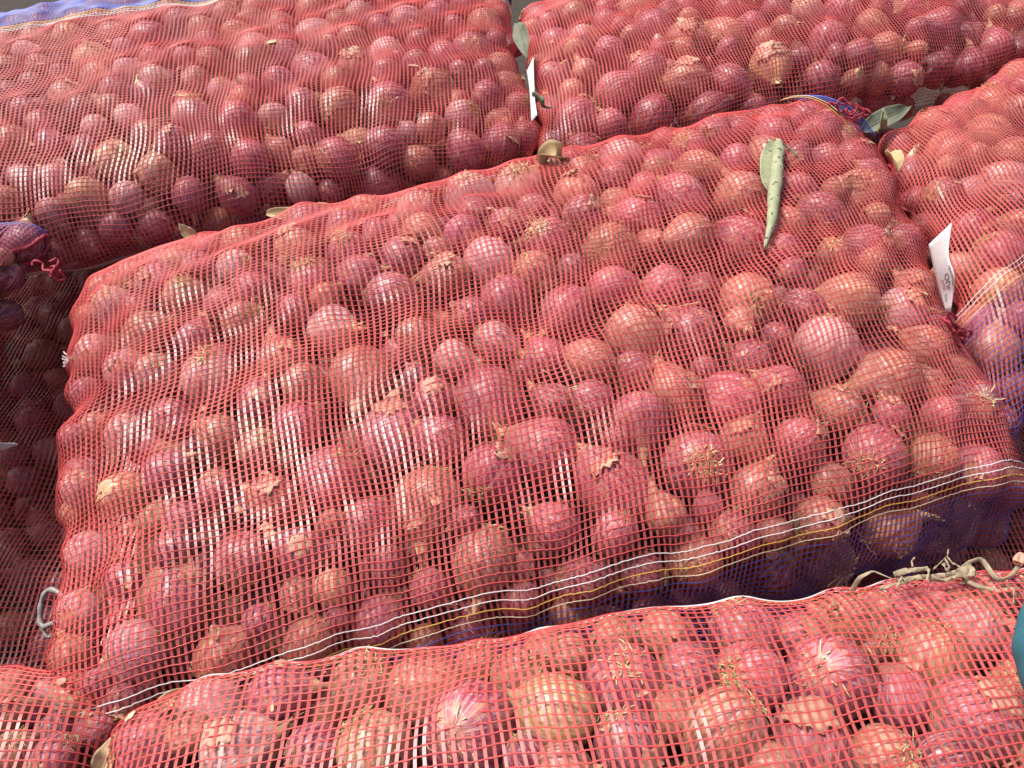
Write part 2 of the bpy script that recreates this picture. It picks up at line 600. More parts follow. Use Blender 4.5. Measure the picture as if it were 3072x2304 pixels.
# Onions read off the photograph: x y r colour feature [angle tilt]. Colour p pink-purple, d dark, c copper, w pale, y straw.
# Feature R roots toward (angle, tilt from the viewer), N neck toward, S plain.
TRACE = {
'A': """615 717 45 p S;593 800 45 p S;709 807 55 w R 20;474 847 55 p S;394 833 45 c R 200;347 927 62 w R 130;564 890 60 c R 110;662 905 50 p S;752 880 60 p S;297 854 40 c S;
445 1000 65 c S;590 1013 50 p N 95;734 970 65 c R 40;282 1057 50 w S;253 952 45 c N 180;232 1094 42 p R 250;222 1181 48 p S;381 1112 60 w S;468 1116 55 w R 95;631 1137 82 w R 105 48;
772 1203 55 p N 95;848 1083 68 c S;284 1282 42 c S;204 1307 38 p S;374 1297 50 w N 250;519 1260 58 p S;660 1307 58 c S;891 1282 70 p N 75;783 1343 58 c R 70;497 1419 62 p N 60;
240 1470 52 w R 110;374 1481 62 y R 180;653 1470 58 p R 110;819 1500 68 c S;204 1535 40 c S;540 1565 55 p S;995 985 70 w N 80 35;1083 1133 92 c N 260 25;1360 1079 57 w N 335 80;1486 1026 58 w N 335;
1247 1130 38 d S;1304 1195 58 p N 115;1253 1010 62 c N 270;1474 1200 105 p N 300 40;1178 1315 92 p S 95;1322 1322 72 p N 135;1001 1435 95 p R 60 60;1492 1416 90 p R 235 55;1285 1504 95 c N 262 60;1635 1350 98 p N 150;
1645 1082 66 p N 110;1771 1089 68 c R 340 70;1702 931 70 p S;1903 1007 82 c S;1891 1114 62 p N 40;2073 1005 82 d S 120;1777 1202 58 p S;1664 1227 58 d S;1916 1259 85 p N 275 55;2023 1183 72 c S;
2244 1089 60 d S;2187 1196 82 p N 135;1847 1454 102 p N 120;1853 1340 45 d S;2092 1391 100 p R 10 12;2218 1309 70 c N 60;2269 1480 78 c N 60;1998 1545 60 c N 110;2150 1552 45 p N 95;2474 1038 88 w S;
2347 1164 62 p S;2675 1139 85 c S;2517 1227 66 c N 130;2883 1215 78 d R 20 25;2398 1328 75 p S;2625 1366 88 p R 230 28;2795 1379 70 c R 265 55;2480 1492 62 c N 115;2927 1416 75 p S;3047 1454 58 d S;
2706 935 72 w S;2547 899 78 y S;2675 1246 48 p S;2790 1180 55 c N 300;2413 921 52 d N 335;2231 906 85 c R 0 12;2456 646 66 p S;2391 570 52 d S;2583 581 72 c N 230 45;2677 552 50 p S;
2597 754 72 p S;2738 715 52 p S;2500 765 48 c R 100;2348 747 45 p S;2738 866 52 c S;2474 483 52 p S;2597 465 55 p S;2406 325 52 p S;2322 343 48 p S;2467 401 56 p S;
2315 408 52 p S;2547 415 45 c S;2640 500 42 p S;2391 473 48 d S;1561 563 72 w R 90;1652 519 45 c S;1742 526 52 c S;1880 483 60 w S;1847 535 46 d S;1738 590 66 c S;
1974 505 60 p N 300 45;2068 450 55 p R 120;2136 412 50 p S;2079 515 60 c N 20 50;2223 483 48 p S;2223 599 82 c R 140 35;2290 470 52 c S;1847 617 58 c S;1912 660 64 p S;2042 602 72 p S;
1916 574 46 p S;1750 650 60 d R 250;1598 634 50 p S;1645 725 70 p R 130 45;1843 751 82 c R 170 18;2064 718 74 c N 170 55;1948 733 45 c S;2220 733 82 d S 130;1608 823 64 c R 140 50;1717 809 46 d S;
1833 867 64 p N 35;2006 870 68 p S;2097 874 52 d S;1520 905 76 p S;919 663 55 p S;890 746 62 c R 240;1090 640 58 c R 80 40;1035 685 52 p S;1252 634 58 w S;1415 600 78 w R 110 45;
1263 700 58 c N 340;1050 760 62 p R 120;1209 775 62 d S;1393 710 62 p S;1313 760 42 c S;937 851 70 p R 120 60;1078 833 62 p S;1180 890 70 p S;1342 825 60 c N 180;1469 789 70 w S;
973 900 45 c N 70;1422 945 52 d S;883 934 46 p N 100;1516 674 48 p S;265 1657 60 w S;372 1739 50 p N 210;246 1833 66 w S;523 1650 58 d N 120;535 1812 84 p N 100;410 1953 86 w R 195 55;
208 1966 55 c N 170;668 1972 78 c N 40;725 1680 78 p R 255 45;781 1865 50 p S;296 2048 44 p S;372 2104 52 d S;908 1657 66 p N 150;1109 1576 74 p R 170 75;901 1783 50 c N 310;996 1765 56 y N 285;
1166 1695 52 d S;1286 1765 58 p S;1450 1676 92 c N 265 65;1128 1878 80 p S;933 1928 76 c S;1412 1890 80 d R 320 45;1273 1922 48 c S;1015 1853 38 d S;1666 1580 68 p S;1845 1600 62 p R 60 70;
1746 1749 72 d S;1925 1719 64 d S;1560 1800 60 d S;1720 1830 60 c R 0 30;2184 1600 66 d S;2087 1679 78 c R 230 20;2465 1545 72 c S;2460 1665 88 c R 330 40;2669 1597 72 c N 30;2911 1573 66 w S;
3032 1607 52 p N 60;2310 1713 70 d S;2800 1621 52 d S;2310 1580 46 c S;480 1560 42 y N 100;1000 1570 40 c S;1560 1130 40 d S;2130 1130 42 d S;2330 1010 44 d S;1400 1560 40 d S""",
'B': """76 156 32 w S;210 123 48 y S;282 188 54 y R 90 40;340 108 40 c S;448 123 56 p S;514 40 40 p S;383 213 38 w S;463 181 38 p S;470 250 50 w R 0 25;206 297 52 c N 300 30;593 246 42 c R 280;673 275 40 w R 90;
76 333 40 p S;333 322 38 c S;387 354 40 w S;575 347 52 w R 100 60;720 362 52 p S;286 383 38 w N 215;152 430 42 p S;40 427 48 c S;347 481 58 y R 45 30;524 430 48 p S;640 456 58 d S;470 521 52 y R 280 65;
72 535 40 w S;181 539 42 w S;760 477 55 p S;770 260 44 p S;770 155 52 w R 30;608 94 42 c S;709 108 44 c S;680 47 38 c R 60;633 181 38 c S;557 174 35 p S;105 119 36 c S;22 203 35 c S;119 203 38 c S;22 282 38 d S;
390 65 35 c S;268 448 38 d S;94 253 34 d S;767 33 40 c S;257 590 58 y S;380 594 45 w S;152 634 40 w S;571 587 48 p S;720 590 52 p N 140;347 688 45 p S;467 677 48 p S;268 735 50 d S;651 663 40 c S;163 760 40 d S;
80 688 35 d S;18 601 42 c S;945 116 56 w S;847 80 40 c S;1078 47 42 w S;1140 87 40 p S;1220 69 48 w N 20;1314 47 42 p S;941 217 56 p S;1068 213 56 c R 260 60;1162 174 55 w S 90;1060 123 40 c N 180;1263 134 42 p S;1328 174 48 p N 300;
1451 80 50 c N 30 30;1422 163 58 p S;1487 210 50 c S;1509 246 46 c R 20;1295 268 60 c S;916 315 48 p N 60;1017 326 60 c R 180 40;1169 318 70 p R 180 14;1462 297 48 p S;822 250 45 p S;818 358 48 w R 270 60;1386 351 50 w R 30 60;
1285 387 42 c S;927 412 40 p S;1017 474 58 p S;912 481 42 c R 290;1158 438 55 d S;1256 488 50 c N 150;1397 456 58 p S;1505 445 55 p S;898 568 44 w S;1140 564 64 d S 0;988 579 42 d S;1317 543 45 c S;1563 416 48 d S;1552 325 44 p R 20;
1505 362 44 c R 200;1075 452 44 y S;1227 416 34 w N 120;822 470 44 c S;829 564 44 d S;1523 499 44 d S;1390 22 42 p S;1484 36 42 c S;934 29 40 c S;1010 70 36 c S""",
'C': """1619 72 55 d S;1717 33 60 p R 70;1666 134 48 p S;1750 119 42 w R 40 50;1829 155 45 p S;1909 36 52 c N 170;1956 94 58 p S;2057 123 58 c N 5 70;2180 116 55 c N 115 70;2064 29 54 p S;2209 18 46 p S;2252 83 45 p S;1757 221 42 c S;
1655 235 45 p S;1941 221 58 p S;1847 279 58 p N 55;2064 250 60 c N 178;2187 250 52 d N 330;1731 358 62 p S;1829 376 48 p N 110;1956 358 64 d S;2115 329 54 d N 30;1750 452 50 d S;1637 351 48 d S;1659 434 40 d S;1815 72 38 p S;1717 289 40 c S;
2319 199 62 y N 310 22;2417 43 50 w R 110;2337 36 42 p S;2518 43 52 p R 60;2485 123 52 p S;2612 80 48 c N 320;2720 40 60 p R 20 55;2576 181 48 p S;2663 163 50 c R 0;2453 231 50 d S;2597 221 46 c R 270;2706 231 50 p S;2616 271 42 d R 0;
2825 83 52 p S;2807 203 48 d S;2909 203 48 d S 90;2977 145 50 p N 80;2909 127 42 d S;2988 22 42 p S;3050 47 48 c N 190;2402 195 38 d S;3039 155 42 d S""",
'D': """3050 228 45 c S;2880 311 52 p S;2959 325 60 c S;2796 380 50 c S;2681 430 42 p S;2851 463 68 c S;2959 409 60 y R 0;2735 535 48 d S;2757 600 46 d S;2836 602 58 d R 160;2912 595 54 w S;2995 559 64 w S;3042 470 54 c S;
2992 762 70 p S;2923 697 58 d S;2796 653 44 d S;2887 805 50 c S;3050 690 52 c S;2995 885 64 y R 0;2950 960 54 p S;2984 1060 68 c S;3028 1145 54 d S;3050 950 52 p S;3050 340 52 c S""",
'E': """1110 2080 95 c R 80 45;1288 2096 108 c S;1422 2186 128 p R 200 22;1552 2042 80 c R 30 45;1666 2136 103 y S;1890 2052 108 p R 90 45;1885 2231 95 p S;2044 2022 84 p S;1711 1962 58 c S;1114 2235 100 y S;1845 1932 58 c S;1477 2002 55 c S;
2058 2171 88 c S;1999 1912 66 c S;1671 2300 80 c S;2242 1902 98 p S;2523 1834 88 c S;2645 1815 62 c N 60;2426 1922 78 p S;2737 1888 92 p N 110;2606 1946 88 c R 0 40;2242 2048 104 p R 170 45;2489 2043 118 p R 150 20;2814 1994 102 c S;
2887 1912 92 w R 60 60;2843 1815 80 p S;2717 2105 104 p S;2165 2188 112 c S;2426 2200 116 p R 280;2921 2145 118 p S;3018 2082 88 c R 90;3030 1960 86 p R 60;2678 2270 88 c R 0;2950 1805 58 c R 0;420 2233 100 p S;636 2131 84 w S;
585 2205 58 c S;833 2112 84 p S;712 2239 104 w N 70 60;1004 2118 82 c S;953 2239 78 p R 200;1560 2270 70 d S;2300 2270 80 c S;2830 2280 88 d S;3030 2240 80 c S""",
'F': """50 2077 62 c S;119 2096 44 w S;195 2112 68 y N 55;298 2181 58 p S;25 2150 58 c S;78 2176 52 p S;174 2196 52 d S;50 2245 58 c R 90;164 2262 64 p S""",
'G': "", 'H': "", 'L': "",
}
TINT = {'p': (0.50, 0.115, 0.150), 'd': (0.30, 0.042, 0.070), 'c': (0.54, 0.24, 0.12), 'w': (0.80, 0.50, 0.43), 'y': (0.74, 0.46, 0.20)}


def tint_of(c):
    j = rng.uniform(0.85, 1.18)
    return tuple(float(np.clip(x * j * rng.uniform(0.92, 1.08), 0, 0.85)) for x in TINT[c])


class Onion:
    pass


ALL = []
for key, text in TRACE.items():
    S = SACKS[key]
    for rec in filter(None, (t.strip() for t in text.replace('\n', '').split(';'))):
        f = rec.split()
        px, py, rp, col, feat = float(f[0]), float(f[1]), float(f[2]) * 1.09, f[3], f[4]
        c, R, n, u, v, _ = S.seat(px, py, rp)
        o = Onion()
        o.sack, o.c, o.R, o.n, o.u, o.v, o.px, o.py, o.rp, o.col, o.feat = key, c, R, n, u, v, px, py, rp, col, feat
        ang = float(f[5]) if len(f) > 5 else rng.uniform(0, 360)
        tilt = float(f[6]) if len(f) > 6 else {'R': 45, 'N': 72, 'S': 86}[feat]
        a, t = math.radians(ang), math.radians(tilt)
        view = (CO - c) / np.linalg.norm(CO - c)
        d = view * math.cos(t) + (CR * math.cos(a) + CU * math.sin(a)) * math.sin(t)
        if feat != 'R':
            dn = float(d @ n)
            d = d - n * (dn - min(dn, 0.10))
            d /= np.linalg.norm(d)
        o.axis = -d if feat == 'R' else d
        o.tint = tint_of(col)
        o.filler = False
        S.onions.append(o)
        ALL.append(o)

# push overlapping neighbours apart: mostly the smaller one, down into the sack
for S in SACKS.values():
    L = S.onions
    for _ in range(14):
        for i in range(len(L)):
            for j in range(i):
                a, b = L[i], L[j]
                dv = a.c - b.c
                dist = float(np.linalg.norm(dv))
                gap = 0.93 * (a.R + b.R) - dist
                if gap > 0:
                    if a.R < b.R:
                        sm, bgo, dd = a, b, dv / (dist + 1e-9)
                    else:
                        sm, bgo, dd = b, a, -dv / (dist + 1e-9)
                    back = (sm.c - CO) / np.linalg.norm(sm.c - CO)
                    sm.c = sm.c + dd * gap * 0.22 + back * gap * 0.30
                    bgo.c = bgo.c - dd * gap * 0.10

for S in SACKS.values():
    for o in S.onions:
        i = int(np.argmin(((S.gP - S.gN * o.R - o.c) ** 2).sum(1)))
        n = S.gN[i]
        prot = float((o.c + n * o.R - S.gP[i]) @ n)
        o.c = o.c - n * (prot - min(max(prot, -0.010), 0.006))

# fill the rest of each sack: first layer where nothing was read off, then what shows dimly between
FILL = []
for S in SACKS.values():
    x, y, zz = project(S.gP)
    mg = 500
    near = (zz > 0.05) & (x > -mg) & (x < 3072 + mg) & (y > -mg * 0.6) & (y < 2304 + mg * 0.6)
    cand = np.flatnonzero(near & (S.gN[:, 2] > (-0.35 if S.key in 'ABCDE' else 0.05)))
    C = [o.c for o in S.onions]
    RR = [o.R for o in S.onions]
    for layer, (dep, rlo, rhi, tries, tol) in enumerate(((0.0, 0.017, 0.026, 2200, 0.90), (0.012, 0.012, 0.018, 2200, 0.92), (0.052, 0.018, 0.027, 2600, 0.80), (0.098, 0.02, 0.03, 1200, 0.80))):
        picks = rng.choice(cand, min(tries, len(cand)), replace=False)
        for i in picks:
            R = rng.uniform(rlo, rhi)
            seen = -60 < x[i] < 3132 and -60 < y[i] < 2364
            if layer == 1 and seen and S.key in 'ABCDE':
                continue
            c = S.gP[i] - S.gN[i] * (R - 0.003 + dep)
            if len(C):
                dd = np.linalg.norm(np.array(C) - c, axis=1)
                if (dd < (1.0 if layer == 0 and seen else tol) * (np.array(RR) + R)).any():
                    continue
            o = Onion()
            o.sack, o.c, o.R, o.n, o.u, o.v = S.key, c, R, S.gN[i], S.gu[i], S.gv[i]
            d = rng.normal(size=3)
            o.axis = d / np.linalg.norm(d)
            o.col = rng.choice(list('ppddcc'))
            o.tint, o.feat, o.filler, o.layer = tint_of(o.col), 'S', True, layer
            C.append(c)
            RR.append(R)
            FILL.append(o)
            if layer < 2:
                S.onions.append(o)

# ------------------------------------------------------------------ nets
SACK_TEXT = {
    'A': 'big red net sack of onions in the middle, curled green leaf lying on it',
    'B': 'red net onion sack behind the middle one, blue border along its back edge',
    'C': 'red net onion sack at the back right, behind the knotted corner',
    'D': 'red net onion sack with slanting weave beside the white paper tag',
    'E': 'red net onion sack in front, below the white border thread',
    'F': 'slack red net onion sack at the bottom left, loose pointed corner',
    'G': 'shaded red net onion sack lying deep in the dark gap at left',
    'L': 'lower red net onion sack glimpsed in the dark gaps at the right',
    'H': 'blue-cornered red net onion sack poking in at the left edge',
}


def smooth_noise(seed, U, V, wl_):
    r = np.random.default_rng(seed)
    out = 0
    for _ in range(7):
        a = r.uniform(0, 6.28)
        f = 2 * math.pi / (wl_ * r.uniform(0.7, 1.5))
        out = out + np.sin((U * math.cos(a) + V * math.sin(a)) * f + r.uniform(0, 6.28))
    return out / 7 ** 0.5


def ribbon(P, A, w):
    """strips along axis 1; P centre (n,m,3), A across unit, w half width."""
    n, m, _ = P.shape
    V = np.concatenate([(P - A * w).reshape(-1, 3), (P + A * w).reshape(-1, 3)])
    i = np.arange(n * m).reshape(n, m)
    F = np.stack([i[:, :-1], i[:, :-1] + n * m, i[:, 1:] + n * m, i[:, 1:]], -1).reshape(-1, 4)
    return V, F


def ridge(P, A, N, w, hgt):
    n, m, _ = P.shape
    k = n * m
    V = np.concatenate([(P - A * w - N * hgt * 0.4).reshape(-1, 3), (P + N * hgt).reshape(-1, 3), (P + A * w - N * hgt * 0.4).reshape(-1, 3)])
    i = np.arange(k).reshape(n, m)
    f = lambda a, b: np.stack([i[:, :-1] + a * k, i[:, :-1] + b * k, i[:, 1:] + b * k, i[:, 1:] + a * k], -1).reshape(-1, 4)
    return V, np.concatenate([f(0, 1), f(1, 2)])


NETS = {}
for S in SACKS.values():
    nt = int(S.len_u / S.pitch)
    nw = int(S.len_s / S.wpitch)
    # thread positions across: the blue border is woven closer
    vpos = np.linspace(-0.985, 0.985, nw)
    U, V = np.meshgrid(np.linspace(-1, 1, 2 * nt - 1), np.linspace(-0.985, 0.985, 2 * nw - 1), indexing='ij')
    uu, vv = U * S.len_u / 2, V * S.len_s / 2
    edge = 1 - np.abs(U) ** 6
    du = (0.0040 * smooth_noise(S.seed + 5, uu, vv, 0.30) + 0.0005 * smooth_noise(S.seed + 6, uu, vv, 0.05)) * edge + S.shear * vv * edge
    dv = (0.0045 * smooth_noise(S.seed + 7, uu, vv, 0.30) + 0.0008 * smooth_noise(S.seed + 8, uu, vv, 0.05)) * edge
    U2, V2 = U + du / (S.len_u / 2), V + dv / (S.len_s / 2)
    P, N = S.frame(U2, V2)
    req = np.full(P.shape[:2], -0.016)
    Pf, Nf = P.reshape(-1, 3), N.reshape(-1, 3)
    rq = req.ravel()
    for o in S.onions:
        m = np.flatnonzero((np.abs(Pf[:, 0] - o.c[0]) < o.R * 1.6) & (np.abs(Pf[:, 1] - o.c[1]) < o.R * 1.6) & (np.abs(Pf[:, 2] - o.c[2]) < o.R * 1.8))
        if not len(m):
            continue
        d = o.c - Pf[m]
        al = (d * Nf[m]).sum(1)
        pp = (d * d).sum(1) - al ** 2
        R2 = (o.R * 1.03 + 0.0008) ** 2
        ok = pp < R2
        hgt = al + np.sqrt(np.maximum(R2 - pp, 0))
        mm = m[ok]
        rq[mm] = np.maximum(rq[mm], np.minimum(hgt[ok], 0.03))
    h = req.copy()
    for it in range(220):
        av = h.copy()
        av[1:-1, 1:-1] = 0.25 * (h[2:, 1:-1] + h[:-2, 1:-1] + h[1:-1, 2:] + h[1:-1, :-2])
        h = np.maximum(req, av)
    for it in range(8):
        h[1:-1, 1:-1] = 0.5 * h[1:-1, 1:-1] + 0.125 * (h[2:, 1:-1] + h[:-2, 1:-1] + h[1:-1, 2:] + h[1:-1, :-2])
    P = P + N * (h + 0.0009)[..., None]
    Tu = np.gradient(P, axis=0)
    Tv = np.gradient(P, axis=1)
    Tu /= np.linalg.norm(Tu, axis=2)[..., None] + 1e-9
    Tv /= np.linalg.norm(Tv, axis=2)[..., None] + 1e-9
    NN = np.cross(Tu, Tv)
    NN /= np.linalg.norm(NN, axis=2)[..., None] + 1e-9
    NETS[S.key] = (P, NN)
    root = link('onion_sack', None)
    root.location = (0, 0, 0)
    root['label'] = SACK_TEXT[S.key]
    root['category'] = 'sack'
    root['group'] = 'net sacks of onions'
    # flat tapes across, each a little twisted
    tp = P[::2]
    cross = np.cross(Tv[::2], NN[::2])
    cross /= np.linalg.norm(cross, axis=2)[..., None] + 1e-9
    tw = 0.12 * smooth_noise(S.seed + 9, uu[::2] * 3.0, vv[::2], 0.10) + np.random.default_rng(S.seed).normal(0, 0.05, (tp.shape[0], 1))
    A = cross * np.cos(tw)[..., None] + NN[::2] * np.sin(tw)[..., None]
    wv = S.pitch * 0.5 * np.random.default_rng(S.seed + 1).uniform(0.34, 0.42, (tp.shape[0], 1, 1))
    Vt, Ft = ribbon(tp, A, wv)
    link('net_tape', mesh_np('net_tape', Vt, Ft, M_TAPE), root, kind='stuff')
    # threads along
    rows = np.arange(0, P.shape[1], 2)
    vr = np.linspace(-0.985, 0.985, P.shape[1])[rows]
    kind = np.zeros(len(rows), int)
    nb = int(np.searchsorted(vr, S.band_near))
    fb = int(np.searchsorted(vr, S.band_far))
    kind[:max(nb - 3, 0)] = 5
    kind[fb + 4:] = 5
    for q, kk in enumerate((1, 2, 3, 4)):
        if 0 <= nb - q < len(kind):
            kind[nb - q] = kk
        if fb + q < len(kind):
            kind[fb + q] = kk
    hu = S.key in 'AEBCD'
    step = 1
    Pr = P.transpose(1, 0, 2)[rows][:, ::step] + NN.transpose(1, 0, 2)[rows][:, ::step] * 0.0004
    Ar = Tv.transpose(1, 0, 2)[rows][:, ::step]
    Nr = NN.transpose(1, 0, 2)[rows][:, ::step]
    jit = np.random.default_rng(S.seed + 2).normal(0, 0.00022, Pr.shape[:2])
    Pr = Pr + Ar * jit[..., None]

    def thread_obj(nm, sel, mat, w=0.00050, stuff=True, **kw):
        if not len(sel):
            return
        a, b = ridge(Pr[sel], Ar[sel], Nr[sel], w, w * 0.9)
        ob = link(nm, mesh_np(nm, a, b, mat), root, **kw)
        if stuff:
            ob['kind'] = 'stuff'
    thread_obj('net_thread', np.flatnonzero(kind == 0), M_THREAD)
    blue = np.flatnonzero(kind == 5)
    if len(blue):
        stp = 1 if S.key == 'B' else 2
        lo, hi = blue[blue < len(rows) // 2] * 2, blue[blue >= len(rows) // 2] * 2
        ix = np.concatenate([np.arange(g.min(), g.max() + 1, stp) for g in (lo, hi) if len(g)])
        a, b = ridge(P.transpose(1, 0, 2)[ix] + NN.transpose(1, 0, 2)[ix] * 0.0005, Tv.transpose(1, 0, 2)[ix], NN.transpose(1, 0, 2)[ix], 0.00042, 0.0004)
        link('blue_border', mesh_np('blue_border', a, b, M_BLUE), root, kind='stuff')
    for kk, mat, lab in ((1, M_WHITE, 'white border thread'), (2, M_WHITE, 'white border thread'), (3, M_YELLOW, 'yellow border thread'), (4, M_CREAM, 'cream border thread')):
        for ix in np.flatnonzero(kind == kk):
            thread_obj('border_thread', np.array([ix]), mat, 0.00050, False, label=lab)
    # sewn end seams: a wound cord at each end
    for e in (0, -1):
        seam = P[e]
        r = np.random.default_rng(S.seed + 30 + e)
        path = seam + r.normal(0, 0.0012, seam.shape)
        a, b = tubes([path[::2]], 0.0028 * r.uniform(0.7, 1.3, len(path[::2])), 5)
        link('end_seam', mesh_np('end_seam', a, b, M_YARN), root)
    S.root = root


# ------------------------------------------------------------------ onions as things: the 300 that show largest; all others in one heap
def rot_to(axis, spin):
    q = Vector((0, 0, 1)).rotation_difference(Vector(axis))
    return (q.to_matrix() @ Matrix.Rotation(spin, 3, 'Z'))


ALL.sort(key=lambda o: -o.rp)
single, rest = ALL[:300], ALL[300:]
PLACE = {'A': 'middle sack', 'B': 'blue-bordered back sack', 'C': 'back right sack', 'D': 'sack by tag', 'E': 'front sack', 'F': 'bottom left sack'}
COLOUR = {'p': 'pink-purple', 'd': 'dark purple', 'c': 'copper brown', 'w': 'pale pink', 'y': 'straw-gold'}
ORD = ['', 'first', 'second', 'third', 'fourth', 'fifth', 'sixth', 'seventh', 'eighth', 'ninth', 'tenth', 'eleventh', 'twelfth', 'thirteenth', 'fourteenth', 'fifteenth', 'sixteenth', 'seventeenth', 'eighteenth', 'nineteenth', 'twentieth'] + ['twenty-' + w for w in ('first', 'second', 'third', 'fourth', 'fifth', 'sixth', 'seventh', 'eighth', 'ninth')]
for key in 'ABCDEF':
    L = [o for o in single if o.sack == key]
    if not L:
        continue
    L.sort(key=lambda o: o.v)
    rows_n = max(1, round(math.sqrt(len(L) / {'A': 2.0, 'B': 2.0, 'C': 2.5, 'D': 0.8, 'E': 3.0, 'F': 1.5}[key])))
    per = -(-len(L) // rows_n)
    for ri in range(rows_n):
        row = sorted(L[ri * per:(ri + 1) * per], key=lambda o: o.px)
        mean = np.mean([o.rp for o in row]) if row else 1
        for k, o in enumerate(row):
            size = 'large' if o.rp > 1.2 * mean else 'small' if o.rp < 0.8 * mean else 'medium'
            ft = {'R': 'showing roots', 'N': 'showing neck', 'S': 'lying sideways'}[o.feat]
            o.label = f"{size} {COLOUR[o.col]} onion {ft}, {PLACE[key]}, {ORD[ri + 1]} row from front, {ORD[k + 1]} from left"

for o in single:
    e = link('onion', None)
    v = int(rng.integers(0, NV))
    if o.feat == 'N':
        v = int(rng.choice([1, 3, 5, 7]))
    M3 = rot_to(o.axis, rng.uniform(0, 6.28))
    e.matrix_world = Matrix.Translation(Vector(o.c)) @ M3.to_4x4() @ Matrix.Diagonal((o.R, o.R, o.R * rng.uniform(0.96, 1.12), 1))
    e['label'], e['category'], e['group'] = o.label, 'onion', 'onions in ' + PLACE[o.sack]
    b = link('bulb', BULB[v], e)
    b.color = (*o.tint, 1)
    if o.feat == 'R' or rng.random() < 0.5:
        t = link('root_tuft', ROOT[int(rng.integers(0, 6))], e)
        t.rotation_euler[2] = rng.uniform(0, 6.28)
        t.location[2] = 0.02
    nk = link('neck', NECK[int(rng.integers(0, 6))], e)
    nk.location[2] = TOPZ[v] - 0.03
    nk.rotation_euler[2] = rng.uniform(0, 6.28)
    if o.feat == 'R':
        nk.scale = (0.8, 0.8, 0.6)
    if rng.random() < 0.8:
        for _ in range(int(rng.integers(1, 4))):
            fl = link('skin_flake', FLAKE[int(rng.integers(0, 5))], e)
            fl.rotation_euler = (rng.uniform(-1.6, 1.6), rng.uniform(-1.6, 1.6), rng.uniform(0, 6.28))

# the rest, joined
lod = {}
for name, (sg, rg) in {'hi': (20, 14), 'lo': (12, 9)}.items():
    lod[name] = [bulb_arrays(v, sg, rg) for v in range(NV)]
HV, HF, HL, HT, HM, base = [], [], [], [], [], 0
for o in rest + FILL:
    v = int(rng.integers(0, NV))
    P, F, lc, tz = lod['lo' if o.filler and o.layer >= 2 else 'hi'][v]
    R3 = np.array(rot_to(o.axis, rng.uniform(0, 6.28))) * o.R
    HV.append(P @ R3.T + o.c)
    HF.append(F + base)
    HM.append(np.zeros(len(F), int))
    HL.append(lc)
    HT.append(np.tile(np.array([*o.tint, 1.0]), (len(P), 1)))
    base += len(P)
    if o.feat == 'R' or (o.filler and o.layer < 2 and rng.random() < 0.25):
        V, F = ROOT_VF[int(rng.integers(0, 6))]
        HV.append(V @ R3.T + o.c)
        HF.append(F + base)
        HM.append(np.ones(len(F), int))
        HL.append(V)
        HT.append(np.ones((len(V), 4)))
        base += len(V)
    if not o.filler or (o.layer < 2 and rng.random() < 0.4):
        V, F = NECK_VF[int(rng.integers(0, 6))]
        V = V + np.array([0, 0, tz - 0.03])
        HV.append(V @ R3.T + o.c)
        HF.append(F + base)
        HM.append(np.full(len(F), 2))
        HL.append(V)
        HT.append(np.ones((len(V), 4)))
        base += len(V)
me = mesh_np('onion_heap', np.concatenate(HV), np.concatenate(HF), [M_HEAP, M_ROOT, M_NECK], True, np.concatenate(HM))
set_vec_attr(me, 'lc', np.concatenate(HL))
set_vec_attr(me, 'tint', np.concatenate(HT), 'FLOAT_COLOR')
link('onion_heap', me, kind='stuff', label='mass of smaller and deeper onions filling the net sacks', category='onions')


# ------------------------------------------------------------------ small things lying on and between the sacks
def at(px, py, z=0.0):
    return onplane(px, py, z)


def on_net(key, px, py):
    """Point and normal of a sack's net where the photo shows this position."""
    P, N = NETS[key]
    P, N = P.reshape(-1, 3), N.reshape(-1, 3)
    x, y, z = project(P)
    d = np.hypot(x - px, y - py) + (((P - CO) * N).sum(1) > 0) * 1e4
    i = int(np.argmin(d))
    return P[i], N[i]


def catmull(pts, n):
    pts = np.asarray(pts, float)
    d = np.r_[0, np.cumsum(np.linalg.norm(np.diff(pts, axis=0), axis=1))]
    t = np.linspace(0, d[-1], n)
    Q = np.stack([np.interp(t, d, pts[:, k]) for k in range(pts.shape[1])], -1)
    for _ in range(max(2, n // 14)):
        Q[1:-1] = 0.5 * Q[1:-1] + 0.25 * (Q[2:] + Q[:-2])
    return Q


def leaf_material(name, c1, c2, spot=(0.05, 0.035, 0.02), amount=0.64):
    m, n, l = new_mat(name)
    p, o = pnode(n, l, Roughness=0.7)
    tc = n.new('ShaderNodeTexCoord')
    g = noise(n, l, tc.outputs['Object'], 45, 5, 0.6)
    sp = noise(n, l, tc.outputs['Object'], 190, 2, 0.4)
    c = mixc(n, l, mapr(n, l, g, 0.3, 0.7), c1, c2)
    l.new(mixc(n, l, mapr(n, l, sp, amount, amount + 0.03), c, spot), p.inputs['Base Color'])
    b = n.new('ShaderNodeBump')
    b.inputs['Distance'].default_value = 0.001
    b.inputs['Strength'].default_value = 0.6
    l.new(g, b.inputs['Height'])
    l.new(b.outputs[0], p.inputs['Normal'])
    return m


